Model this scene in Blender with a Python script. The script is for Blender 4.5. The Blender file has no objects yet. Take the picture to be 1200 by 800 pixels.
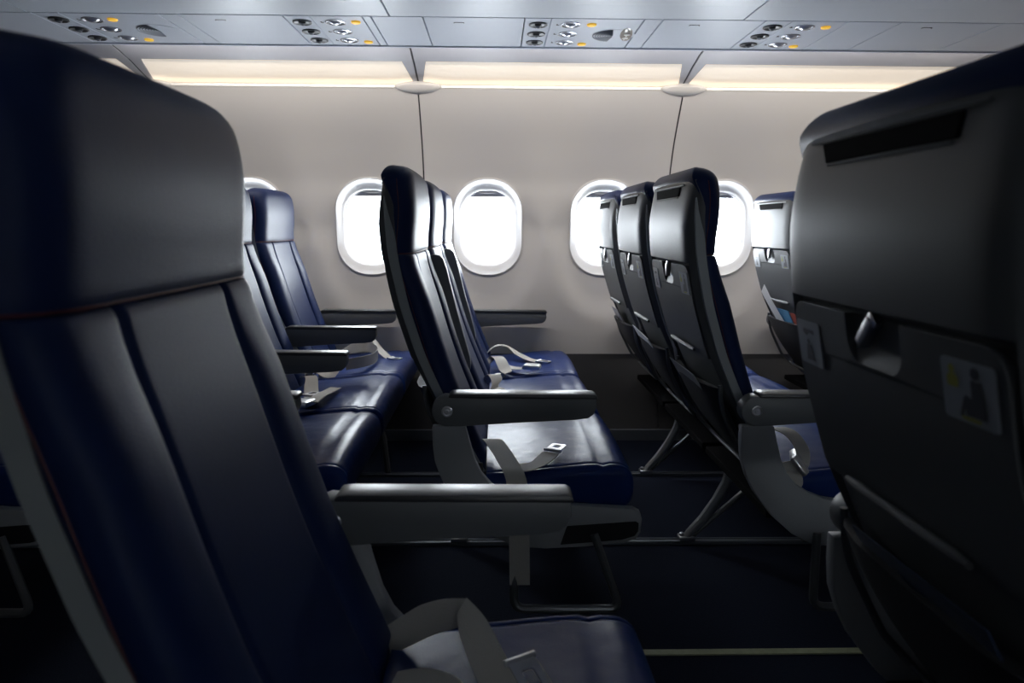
import bpy, bmesh, math
import numpy as np
from mathutils import Vector, Matrix

SC = bpy.context.scene
COL = SC.collection

# ------------------------------------------------------------------ camera
F_PX = 845.13
PITCH, YAW, ROLL = 0.1586, 0.0230, 0.0048
CAM = Vector((0.0, -1.2247, 0.9926))
fw = Vector((math.sin(YAW) * math.cos(PITCH), math.cos(YAW) * math.cos(PITCH), -math.sin(PITCH)))
rt = Vector((math.cos(YAW), -math.sin(YAW), 0))
up = rt.cross(fw)
r2 = rt * math.cos(ROLL) + up * math.sin(ROLL)
u2 = up * math.cos(ROLL) - rt * math.sin(ROLL)
cd = bpy.data.cameras.new('camera')
cam = bpy.data.objects.new('camera', cd)
COL.objects.link(cam)
m = Matrix((r2, u2, -fw)).transposed().to_4x4()
m.translation = CAM
cam.matrix_world = m
cd.sensor_width = 36
cd.lens = F_PX / 1200 * 36
cd.clip_start = 0.02
cd.dof.use_dof = True
cd.dof.focus_distance = 2.0
cd.dof.aperture_fstop = 5.0
SC.camera = cam

# ------------------------------------------------------------------ world, exposure
WORLD_STRENGTH = 31.0
COVE_STRENGTH = 0.46
CEIL_STRENGTH = 0.0
WASH_STRENGTH = 104.0
w = bpy.data.worlds.new('world')
SC.world = w
w.use_nodes = True
bg = w.node_tree.nodes['Background']
bg.inputs[0].default_value = (0.90, 0.955, 1.0, 1)
bg.inputs[1].default_value = WORLD_STRENGTH
SC.view_settings.view_transform = 'Standard'
SC.view_settings.look = 'None'
SC.view_settings.exposure = 0.0
SC.view_settings.gamma = 1.0
SC.view_settings.use_curve_mapping = False
SC.cycles.max_bounces = 10
SC.cycles.diffuse_bounces = 6
SC.cycles.glossy_bounces = 5
SC.cycles.transparent_max_bounces = 12
SC.cycles.sample_clamp_indirect = 4.0
SC.cycles.use_denoising = True


# ------------------------------------------------------------------ materials
def mat(name, col, rough=0.5, metal=0.0, spec=0.5, var=0.0, vscale=8.0, bump=0.0, bscale=200.0,
        bump2=0.0, b2scale=14.0, emit=0.0, coat=0.0, sheen=0.0):
    M = bpy.data.materials.new(name)
    M.use_nodes = True
    nt = M.node_tree
    b = nt.nodes['Principled BSDF']
    b.inputs['Base Color'].default_value = (*col, 1)
    b.inputs['Roughness'].default_value = rough
    b.inputs['Metallic'].default_value = metal
    b.inputs['Specular IOR Level'].default_value = spec
    if coat:
        b.inputs['Coat Weight'].default_value = coat
        b.inputs['Coat Roughness'].default_value = 0.25
    if emit:
        b.inputs['Emission Color'].default_value = (*col, 1)
        b.inputs['Emission Strength'].default_value = emit
    tc = nt.nodes.new('ShaderNodeTexCoord')
    if var:
        n = nt.nodes.new('ShaderNodeTexNoise')
        n.inputs['Scale'].default_value = vscale
        n.inputs['Detail'].default_value = 4
        nt.links.new(tc.outputs['Object'], n.inputs['Vector'])
        mx = nt.nodes.new('ShaderNodeMix')
        mx.data_type = 'RGBA'
        mx.inputs[6].default_value = (*[max(0, c * (1 - var)) for c in col], 1)
        mx.inputs[7].default_value = (*[min(1, c * (1 + var)) for c in col], 1)
        nt.links.new(n.outputs['Fac'], mx.inputs[0])
        nt.links.new(mx.outputs[2], b.inputs['Base Color'])
    last = None
    for amt, sc in ((bump, bscale), (bump2, b2scale)):
        if amt:
            n = nt.nodes.new('ShaderNodeTexNoise')
            n.inputs['Scale'].default_value = sc
            n.inputs['Detail'].default_value = 3
            nt.links.new(tc.outputs['Object'], n.inputs['Vector'])
            bp = nt.nodes.new('ShaderNodeBump')
            bp.inputs['Strength'].default_value = amt
            bp.inputs['Distance'].default_value = 0.01 if sc < 60 else 0.002
            nt.links.new(n.outputs['Fac'], bp.inputs['Height'])
            if last:
                nt.links.new(last.outputs[0], bp.inputs['Normal'])
            last = bp
    if last:
        nt.links.new(last.outputs[0], b.inputs['Normal'])
    return M


def emat(name, col, strength):
    M = bpy.data.materials.new(name)
    M.use_nodes = True
    nt = M.node_tree
    b = nt.nodes['Principled BSDF']
    b.inputs['Base Color'].default_value = (*col, 1)
    b.inputs['Roughness'].default_value = 0.6
    b.inputs['Emission Color'].default_value = (*col, 1)
    b.inputs['Emission Strength'].default_value = strength
    return M


def glass_mat():
    M = bpy.data.materials.new('window_glass')
    M.use_nodes = True
    nt = M.node_tree
    nt.nodes.clear()
    o = nt.nodes.new('ShaderNodeOutputMaterial')
    t = nt.nodes.new('ShaderNodeBsdfTransparent')
    t.inputs[0].default_value = (0.96, 0.98, 1, 1)
    g = nt.nodes.new('ShaderNodeBsdfGlossy')
    g.inputs['Roughness'].default_value = 0.03
    mx = nt.nodes.new('ShaderNodeMixShader')
    mx.inputs[0].default_value = 0.05
    nt.links.new(t.outputs[0], mx.inputs[1])
    nt.links.new(g.outputs[0], mx.inputs[2])
    nt.links.new(mx.outputs[0], o.inputs[0])
    return M


MT = {
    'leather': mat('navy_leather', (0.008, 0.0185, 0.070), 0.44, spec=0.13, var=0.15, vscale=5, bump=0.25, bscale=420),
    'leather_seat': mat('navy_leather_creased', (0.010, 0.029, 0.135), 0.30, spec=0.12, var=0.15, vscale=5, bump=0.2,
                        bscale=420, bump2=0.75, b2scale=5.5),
    'piping': mat('dark_red_piping', (0.075, 0.007, 0.011), 0.5),
    'shell': mat('grey_seat_shell', (0.092, 0.098, 0.104), 0.42, metal=0.08, spec=0.18, bump=0.06, bscale=600),
    'trim': mat('pale_grey_trim', (0.25, 0.275, 0.285), 0.4, bump=0.05, bscale=700),
    'tray': mat('grey_tray_plastic', (0.082, 0.088, 0.095), 0.46, metal=0.05, spec=0.18, bump=0.08, bscale=700),
    'arm': mat('slate_armrest_plastic', (0.125, 0.134, 0.14), 0.42, bump=0.08, bscale=700),
    'jpanel': mat('grey_side_panel', (0.30, 0.315, 0.325), 0.42, bump=0.08, bscale=700),
    'pad': mat('black_armrest_pad', (0.030, 0.032, 0.036), 0.36, spec=0.6, bump=0.1, bscale=500),
    'black': mat('black_plastic', (0.012, 0.012, 0.014), 0.45),
    'slot': mat('slot_dark', (0.006, 0.006, 0.007), 0.9, spec=0.05),
    'pocket': mat('black_pocket_mesh', (0.014, 0.015, 0.019), 0.6, bump=0.5, bscale=300),
    'metal': mat('satin_metal', (0.55, 0.56, 0.58), 0.28, metal=1.0),
    'darkmetal': mat('dark_grey_metal', (0.16, 0.17, 0.18), 0.4, metal=0.7),
    'legmetal': mat('leg_grey_metal', (0.40, 0.42, 0.44), 0.36, metal=0.5),
    'chrome': mat('buckle_metal', (0.82, 0.82, 0.83), 0.33, metal=1.0),
    'belt': mat('beige_grey_webbing', (0.45, 0.435, 0.40), 0.75, bump=0.4, bscale=500),
    'wall': mat('cabin_wall_beige', (0.64, 0.62, 0.595), 0.48, spec=0.4, var=0.02, vscale=3),
    'reveal': mat('window_surround_white', (0.62, 0.61, 0.60), 0.45),
    'shade': mat('window_shade_grey', (0.46, 0.46, 0.50), 0.5),
    'lip': mat('shade_lip_cream', (0.8, 0.77, 0.72), 0.45),
    'glass': glass_mat(),
    'cove': mat('lilac_cove_panel', (0.50, 0.51, 0.56), 0.45),
    'lens': emat('warm_light_diffuser', (1.0, 0.89, 0.75), COVE_STRENGTH),
    'wash': emat('wash_light_tube', (1.0, 0.93, 0.86), WASH_STRENGTH),
    'ledge': mat('white_ledge', (0.86, 0.85, 0.82), 0.4),
    'psu': mat('blue_grey_service_panel', (0.66, 0.715, 0.81), 0.42, spec=0.4),
    'bin': mat('overhead_bin_grey', (0.66, 0.725, 0.82), 0.38),
    'gap': mat('dark_joint', (0.02, 0.021, 0.025), 0.7),
    'vent': mat('air_vent_dark_grey', (0.075, 0.08, 0.09), 0.4),
    'lamp': mat('reading_lamp_silver', (0.58, 0.60, 0.66), 0.24, metal=0.6),
    'amber': emat('amber_button', (1.0, 0.56, 0.05), 0.55),
    'speaker': mat('speaker_slat_grey', (0.32, 0.345, 0.385), 0.5),
    'signlens': mat('sign_lens_brown', (0.22, 0.20, 0.18), 0.2),
    'white': mat('white_print', (0.85, 0.85, 0.83), 0.5),
    'carpet': mat('navy_carpet', (0.010, 0.014, 0.028), 0.95, spec=0.1, var=0.4, vscale=180, bump=0.8, bscale=260),
    'track': mat('seat_track_cover', (0.16, 0.18, 0.21), 0.42, metal=0.3),
    'strip': mat('path_strip_yellow', (0.36, 0.39, 0.24), 0.6, var=0.25, vscale=60),
    'dado': mat('charcoal_dado', (0.060, 0.060, 0.064), 0.55),
    'ceil': mat('ceiling_white', (0.62, 0.64, 0.68), 0.5),
    'ceillens': emat('ceiling_light_diffuser', (1.0, 0.93, 0.84), CEIL_STRENGTH),
    'placard': mat('pale_placard', (0.27, 0.30, 0.34), 0.4),
    'ink': mat('dark_print', (0.03, 0.035, 0.05), 0.5),
    'olive': mat('yellow_green_print', (0.30, 0.30, 0.03), 0.5),
    'paper': mat('white_paper', (0.80, 0.82, 0.84), 0.5, var=0.08, vscale=30),
    'card': mat('grey_card', (0.34, 0.36, 0.40), 0.3),
    'redprint': mat('red_print', (0.5, 0.10, 0.06), 0.5),
    'blueprint': mat('blue_print', (0.10, 0.32, 0.55), 0.5),
    'navycard': mat('navy_magazine', (0.03, 0.045, 0.09), 0.3),
}


# ------------------------------------------------------------------ mesh helpers
class MB:
    def __init__(s):
        s.v, s.f, s.mi = [], [], []

    def add(s, vs, fs, mi=0):
        o = len(s.v)
        s.v += [tuple(v) for v in vs]
        s.f += [tuple(i + o for i in f) for f in fs]
        s.mi += [mi] * len(fs)
        return s

    def rings(s, rings, closed=True, cap=True, mi=0):
        n = len(rings[0])
        vs = [p for r in rings for p in r]
        fs = []
        for i in range(len(rings) - 1):
            for j in range(n if closed else n - 1):
                k = (j + 1) % n
                fs.append((i * n + j, i * n + k, (i + 1) * n + k, (i + 1) * n + j))
        if cap and closed:
            fs.append(tuple(range(n - 1, -1, -1)))
            fs.append(tuple((len(rings) - 1) * n + j for j in range(n)))
        return s.add(vs, fs, mi)

    def tube(s, pts, r, n=8, mi=0, closed=False):
        pts = [Vector(p) for p in pts]
        rings = []
        N = len(pts)
        prev = None
        for i, p in enumerate(pts):
            if closed:
                d = pts[(i + 1) % N] - pts[i - 1]
            else:
                d = pts[min(i + 1, N - 1)] - pts[max(i - 1, 0)]
            d.normalize()
            if prev is None:
                a = Vector((0, 0, 1)) if abs(d.z) < 0.9 else Vector((1, 0, 0))
                x = d.cross(a).normalized()
            else:
                x = (prev - d * prev.dot(d)).normalized()
            prev = x
            y = d.cross(x)
            rr = r[i] if isinstance(r, (list, tuple)) else r
            rings.append([p + x * (rr * math.cos(t)) + y * (rr * math.sin(t)) for t in [2 * math.pi * k / n for k in range(n)]])
        if closed:
            rings.append(rings[0])
        return s.rings(rings, True, not closed, mi)

    def box(s, c, d, mi=0):
        x, y, z = c
        a, b, e = d[0] / 2, d[1] / 2, d[2] / 2
        vs = [(x + i * a, y + j * b, z + k * e) for i in (-1, 1) for j in (-1, 1) for k in (-1, 1)]
        return s.add(vs, [(0, 1, 3, 2), (4, 6, 7, 5), (0, 4, 5, 1), (2, 3, 7, 6), (0, 2, 6, 4), (1, 5, 7, 3)], mi)

    def prism_xz(s, poly, y0, y1, mi=0):
        n = len(poly)
        vs = [(x, y0, z) for x, z in poly] + [(x, y1, z) for x, z in poly]
        fs = [tuple(range(n)), tuple(range(2 * n - 1, n - 1, -1))]
        fs += [(i, n + i, n + (i + 1) % n, (i + 1) % n) for i in range(n)]
        return s.add(vs, fs, mi)

    def lathe(s, prof, c=(0, 0, 0), axis='z', n=20, mi=0):
        rings = []
        for r, h in prof:
            ring = []
            for k in range(n):
                t = 2 * math.pi * k / n
                a, b = max(r, 1e-5) * math.cos(t), max(r, 1e-5) * math.sin(t)
                if axis == 'z':
                    ring.append((c[0] + a, c[1] + b, c[2] + h))
                elif axis == 'y':
                    ring.append((c[0] + a, c[1] + h, c[2] + b))
                else:
                    ring.append((c[0] + h, c[1] + a, c[2] + b))
            rings.append(ring)
        return s.rings(rings, True, True, mi)

    def ribbon(s, pts, wids, t=0.0022, mi=0):
        """pts: centre line, wids: half-width vectors; thickness t"""
        pts = [Vector(p) for p in pts]
        wids = [Vector(q) for q in wids]
        # resample with Catmull-Rom
        P, Q = [], []
        n = len(pts)
        for i in range(n - 1):
            for k in range(6):
                u = k / 6
                def cr(L):
                    a, b, c, d = L[max(i - 1, 0)], L[i], L[i + 1], L[min(i + 2, n - 1)]
                    return 0.5 * ((2 * b) + (c - a) * u + (2 * a - 5 * b + 4 * c - d) * u * u + (3 * b - a - 3 * c + d) * u ** 3)
                P.append(cr(pts)); Q.append(cr(wids))
        P.append(pts[-1]); Q.append(wids[-1])
        rings = []
        for i, p in enumerate(P):
            d = (P[min(i + 1, len(P) - 1)] - P[max(i - 1, 0)]).normalized()
            h = Q[i]
            nn = d.cross(h).normalized() * (t / 2)
            rings.append([p - h - nn, p + h - nn, p + h + nn, p - h + nn])
        return s.rings(rings, True, True, mi)

    def mesh(s, name, smooth=35, bevel=0.0, bseg=2, bangle=40):
        me = bpy.data.meshes.new(name)
        me.from_pydata(s.v, [], s.f)
        bm = bmesh.new()
        bm.from_mesh(me)
        for f, mi in zip(bm.faces, s.mi):
            f.material_index = mi
        bmesh.ops.recalc_face_normals(bm, faces=bm.faces)
        if bevel:
            ed = [e for e in bm.edges if len(e.link_faces) == 2 and e.calc_face_angle(0) > math.radians(bangle)]
            bmesh.ops.bevel(bm, geom=ed, offset=bevel, segments=bseg, profile=0.5, affect='EDGES', clamp_overlap=True)
        bm.to_mesh(me)
        bm.free()
        if smooth:
            me.polygons.foreach_set('use_smooth', [True] * len(me.polygons))
            me.set_sharp_from_angle(angle=math.radians(smooth))
        me.update()
        return me


CACHE = {}


def put(name, key, builder, mats, parent=None, loc=(0, 0, 0), rot=(0, 0, 0), **kw):
    """link one mesh object; meshes with the same key share data"""
    if key is not None and key in CACHE:
        me = CACHE[key]
    else:
        b = builder()
        me = b if isinstance(b, bpy.types.Mesh) else b.mesh(name, **kw)
        for q in ([mats] if isinstance(mats, str) else mats):
            me.materials.append(MT[q])
        if key is not None:
            CACHE[key] = me
    o = bpy.data.objects.new(name, me)
    COL.objects.link(o)
    o.location = loc
    o.rotation_euler = rot
    if parent:
        o.parent = parent
    return o


def empty(name, loc=(0, 0, 0)):
    o = bpy.data.objects.new(name, None)
    o.empty_display_size = 0.1
    COL.objects.link(o)
    o.location = loc
    return o


def tag(o, label=None, cat=None, group=None, kind=None):
    if label: o['label'] = label
    if cat: o['category'] = cat
    if group: o['group'] = group
    if kind: o['kind'] = kind
    return o


def smoothed(pts, sig=0.018):
    """profile x(z) from points, softened"""
    a = sorted(pts)
    zs = np.linspace(a[0][0] - 0.1, a[-1][0] + 0.1, 900)
    sl0 = (a[1][1] - a[0][1]) / (a[1][0] - a[0][0])
    sl1 = (a[-1][1] - a[-2][1]) / (a[-1][0] - a[-2][0])
    A = [(a[0][0] - 0.2, a[0][1] - 0.2 * sl0)] + a + [(a[-1][0] + 0.2, a[-1][1] + 0.2 * sl1)]
    xs = np.interp(zs, [q[0] for q in A], [q[1] for q in A])
    dz = zs[1] - zs[0]
    k = np.exp(-0.5 * (np.arange(-int(3 * sig / dz), int(3 * sig / dz) + 1) * dz / sig) ** 2)
    k /= k.sum()
    pad = len(k) // 2
    xp = np.concatenate([np.full(pad, xs[0]), xs, np.full(pad, xs[-1])])
    # keep slopes at the ends
    xp[:pad] = xs[0] + (np.arange(-pad, 0)) * (xs[1] - xs[0])
    xp[-pad:] = xs[-1] + (np.arange(1, pad + 1)) * (xs[-1] - xs[-2])
    sm = np.convolve(xp, k, mode='valid')
    return lambda z: float(np.interp(z, zs, sm))


def rrect(hw, hh, r, n=6):
    """rounded rectangle outline, counter-clockwise, as (u, v)"""
    P = []
    for cx, cy, a0 in ((hw - r, hh - r, 0), (-hw + r, hh - r, 90), (-hw + r, -hh + r, 180), (hw - r, -hh + r, 270)):
        for k in range(n + 1):
            t = math.radians(a0 + 90 * k / n)
            P.append((cx + r * math.cos(t), cy + r * math.sin(t)))
    return P


def arc_pts(pts, n=5, r=0.03):
    """round the corners of an open polyline (3D)"""
    pts = [Vector(p) for p in pts]
    out = [pts[0]]
    for i in range(1, len(pts) - 1):
        a, b, c = pts[i - 1], pts[i], pts[i + 1]
        d1 = (a - b); d2 = (c - b)
        q = min(r, d1.length * 0.45, d2.length * 0.45)
        s0 = b + d1.normalized() * q; s1 = b + d2.normalized() * q
        for k in range(n + 1):
            t = k / n
            out.append(s0 * (1 - t) ** 2 + b * 2 * t * (1 - t) + s1 * t * t)
    out.append(pts[-1])
    return out


# ================================================================== THE CABIN SHELL
X0, X1 = -2.6, 3.3
WIN_PITCH = 0.545
WIN_C = -0.037
WIN_Z = 0.985


def wall_y(z):
    return WALLF(z)


WALLF = smoothed([(0.30, 2.135), (0.40, 2.145), (0.60, 2.165), (0.80, 2.18), (1.0, 2.18), (1.2, 2.16), (1.35, 2.10),
                  (1.45, 2.035), (1.56, 1.955), (1.62, 1.91)], 0.04)
WALL_TOP = 1.562

# ---- floor
floor = tag(empty('floor'), kind='structure')
put('carpet', None, lambda: MB().box(((X0 + X1) / 2, 0, -0.02), (X1 - X0, 4.5, 0.04)), 'carpet', floor, smooth=0)
for yy in (0.93, 1.56, -0.49, -1.4):
    put('seat_track', ('track',), lambda: MB().box(((X0 + X1) / 2, 0, 0.004), (X1 - X0, 0.030, 0.008)).box(
        ((X0 + X1) / 2, -0.011, 0.009), (X1 - X0, 0.006, 0.004)).box(((X0 + X1) / 2, 0.011, 0.009), (X1 - X0, 0.006, 0.004)),
        'track', floor, loc=(0, yy, 0), smooth=0)
for xa in (-0.2, 1.45):
    put('path_strip', ('pstrip',), lambda: MB().box((0.815, 0, 0.002), (1.63, 0.020, 0.004)), 'strip', floor, loc=(xa, 0.33, 0), smooth=0)


def holed_panel(xa, xb, za, zb, holes, yfun, thick=0.006, step=0.035, sgn=1):
    """curved wall panel with rounded holes; outer outline rectangle"""
    bm = bmesh.new()
    loops = [[(xa, za), (xb, za), (xb, zb), (xa, zb)]] + holes
    edges = []
    for L in loops:
        vs = [bm.verts.new((x, 0, z)) for x, z in L]
        edges += [bm.edges.new((vs[i], vs[(i + 1) % len(vs)])) for i in range(len(vs))]
    bmesh.ops.triangle_fill(bm, use_beauty=True, use_dissolve=False, edges=edges)
    z = za + step
    while z < zb - 0.01:
        bmesh.ops.bisect_plane(bm, geom=bm.verts[:] + bm.edges[:] + bm.faces[:], plane_co=(0, 0, z), plane_no=(0, 0, 1))
        z += step
    x = xa + 0.05
    while x < xb - 0.01:
        bmesh.ops.bisect_plane(bm, geom=bm.verts[:] + bm.edges[:] + bm.faces[:], plane_co=(x, 0, 0), plane_no=(1, 0, 0))
        x += 0.028
    for v in bm.verts:
        v.co.y = yfun(v.co.x, v.co.z) * sgn
    bmesh.ops.recalc_face_normals(bm, faces=bm.faces)
    me = bpy.data.meshes.new('wall_panel')
    bm.to_mesh(me)
    bm.free()
    me.polygons.foreach_set('use_smooth', [True] * len(me.polygons))
    return me


DISH = 0.030


def dish(x, z):
    """shallow scoop pressed round each window"""
    k = round((x - WIN_C) / WIN_PITCH)
    dx = abs(x - (WIN_C + k * WIN_PITCH))
    dz = z - WIN_Z
    rz = 0.43 if dz < 0 else 0.56
    q = math.sqrt((dx / 0.262) ** 2 + (dz / rz) ** 2)
    tw = 0.34 + 0.62 * min(1, max(0, dz / 0.15))
    t = min(1, max(0, (1.06 - q) / tw))
    return DISH * t * t * (3 - 2 * t)


def wall_surface(x, z):
    return wall_y(z) + dish(x, z) - 0.006


HW, HH = 0.160, 0.221
OW, OH = 0.124, 0.170


def window(i, xc, sgn, shade_drop):
    wy = wall_y(WIN_Z) + DISH - 0.006
    g = tag(empty('window_%d' % i, (xc, 0, WIN_Z)), kind='structure')
    o0 = rrect(HW + 0.008, HH + 0.008, 0.150, 10)
    rings = []

    def outline(hw, hh, r, dep, edge=False):
        P = rrect(hw, hh, r, 10)
        return [(u, (dep if dep > 5 else wall_surface(xc + u, WIN_Z + v) + dep if edge else wy + dep) * sgn, v) for u, v in P]

    def mk():
        mb = MB()
        R = [outline(HW + 0.004, HH + 0.004, 0.150, 0.004, True), outline(HW + 0.003, HH + 0.003, 0.149, -0.006, True),
             outline(HW - 0.002, HH - 0.002, 0.146, -0.0085, True), outline(HW - 0.008, HH - 0.008, 0.142, -0.003, True),
             outline(HW - 0.017, HH - 0.020, 0.134, 0.005), outline(OW + 0.010, OH + 0.013, 0.120, 0.014),
             outline(OW + 0.003, OH + 0.004, 0.112, 0.020), outline(OW, OH, 0.108, 0.0278)]
        mb.rings(R, True, False)
        return mb
    put('window_surround', ('surr', sgn), mk, 'reveal', g, smooth=50)

    def mkgasket():
        mb = MB()
        R = [outline(OW, OH, 0.108, 0.028), outline(OW - 0.003, OH - 0.003, 0.106, 0.028),
             outline(OW - 0.003, OH - 0.003, 0.106, 0.036), outline(OW + 0.01, OH + 0.01, 0.118, 0.13)]
        return mb.rings(R, True, False)
    put('window_gasket', ('gask', sgn), mkgasket, 'shade', g)

    def mkpane():
        P = rrect(OW + 0.006, OH + 0.006, 0.112, 10)
        n = len(P)
        y = (wy + 0.085) * sgn
        return MB().add([(u, y, v) for u, v in P], [tuple(range(n))])
    put('window_pane', ('pane', sgn), mkpane, 'glass', g, smooth=0)

    # sliding shade, pushed up: only its lower edge shows
    def mkshade():
        zt = OH + 0.004
        zb = OH - shade_drop
        mb = MB()
        mb.box((0, (wy + 0.046) * sgn, (zt + zb) / 2), (2 * OW + 0.02, 0.004, zt - zb))
        return mb
    if shade_drop:
        sh = put('window_shade', ('shade', sgn, shade_drop), mkshade, 'shade', g, smooth=0)

        def mklip():
            mb = MB()
            R = []
            for k in range(13):
                t = -1 + 2 * k / 12
                hgt = 0.0065 * math.sqrt(max(0.02, 1 - t * t))
                x = t * 0.05
                zc = OH - shade_drop + 0.022
                R.append([(x, (wy + 0.044 - 0.010 * math.sqrt(max(0, 1 - t * t)) * q) * sgn, zc + s) for q, s in
                          ((0, -hgt), (1, -hgt * 0.6), (1, hgt * 0.4), (0, hgt))])
            return mb.rings(R)
        put('shade_lip', ('lip', sgn, shade_drop), mklip, 'lip', sh)
    # outer fuselage collar so that daylight only comes through the pane
    def mkcollar():
        R = [outline(OW + 0.01, OH + 0.01, 0.118, 0.13), outline(OW + 0.30, OH + 0.40, 0.2, 0.14)]
        return MB().rings(R, True, False)
    return g


def sidewall(name, sgn, full):
    W = tag(empty(name), kind='structure')
    seams = [-2.582 + WIN_PITCH * 2 * k for k in range(7)]
    seams = [-0.328 + 1.125 * k for k in range(-2, 5)]
    a = X0
    bounds = [X0] + [s for s in seams if X0 + 0.2 < s < X1 - 0.2] + [X1]
    for i in range(len(bounds) - 1):
        xa, xb = bounds[i] + 0.003, bounds[i + 1] - 0.003
        holes = []
        for k in range(-6, 8):
            xc = WIN_C + k * WIN_PITCH
            if xa + 0.15 < xc < xb - 0.15:
                holes.append([(xc + u, WIN_Z + v) for u, v in rrect(HW, HH, 0.148, 10)])
        me = holed_panel(xa, xb, 0.395, WALL_TOP, holes, wall_surface, sgn=sgn, step=0.022)
        put('wall_panel', None, lambda: me, 'wall', W)
    # structure behind the panels (dark, shows in the joints, keeps daylight out)
    holes = []
    for k in range(-6, 8):
        xc = WIN_C + k * WIN_PITCH
        if X0 + 0.2 < xc < X1 - 0.2:
            holes.append([(xc + u, WIN_Z + v) for u, v in rrect(OW + 0.012, OH + 0.012, 0.118, 8)])
    me = holed_panel(X0, X1, -0.02, 1.75, holes, lambda x, z: wall_y(min(z, 1.5)) + 0.13 if z < 1.5 else 2.13 + 0.0 * z, sgn=sgn, step=0.3)
    put('fuselage_skin', None, lambda: me, 'gap', W)
    # dado panels along the floor
    dx = [X0, -2.2, -1.45, -0.72, 0.03, 0.77, 1.52, 2.25, X1]
    for i in range(len(dx) - 1):
        def mkd(i=i):
            mb = MB()
            prof = [(2.06, 0.05), (2.085, 0.12), (2.115, 0.25), (2.135, 0.396), (2.155, 0.396), (2.155, 0.05)]
            R = [[(x, y * sgn, z) for y, z in prof] for x in (dx[i] + 0.002, dx[i + 1] - 0.002)]
            return mb.rings(R)
        put('dado_panel', None, mkd, 'dado', W, smooth=25)
    put('dado_base', None, lambda: MB().box(((X0 + X1) / 2, 2.075 * sgn, 0.025), (X1 - X0, 0.07, 0.05)), 'track', W, smooth=0)
    return W, bounds


WFAR, BOUNDS = sidewall('wall_window', 1, True)
WNEAR, _ = sidewall('wall_near', -1, False)
n = 1
for sgn in (1, -1):
    for k in range(-6, 8):
        xc = WIN_C + k * WIN_PITCH
        if X0 + 0.2 < xc < X1 - 0.2:
            if sgn > 0:
                drop = 0.028 if -1.3 < xc < 1.3 else 0.345     # unseen shades beyond the rows in view, pulled down to darken the near seats
            else:
                drop = 0.26 if 0.4 < xc < 1.7 else 0.345  # unseen side: part-open only where the light misses the right seat back
            window(n, xc, sgn, drop)
            n += 1
            if True:
                L = bpy.data.lights.new('portal', 'AREA')
                L.shape = 'RECTANGLE'
                L.size, L.size_y = 0.27, 0.36
                L.cycles.is_portal = True
                lo = bpy.data.objects.new('window_portal', L)
                COL.objects.link(lo)
                lo.location = (xc, (wall_y(WIN_Z) + 0.11) * sgn, WIN_Z)
                lo.rotation_euler = (math.radians(-90 if sgn > 0 else 90), 0, 0)

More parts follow.
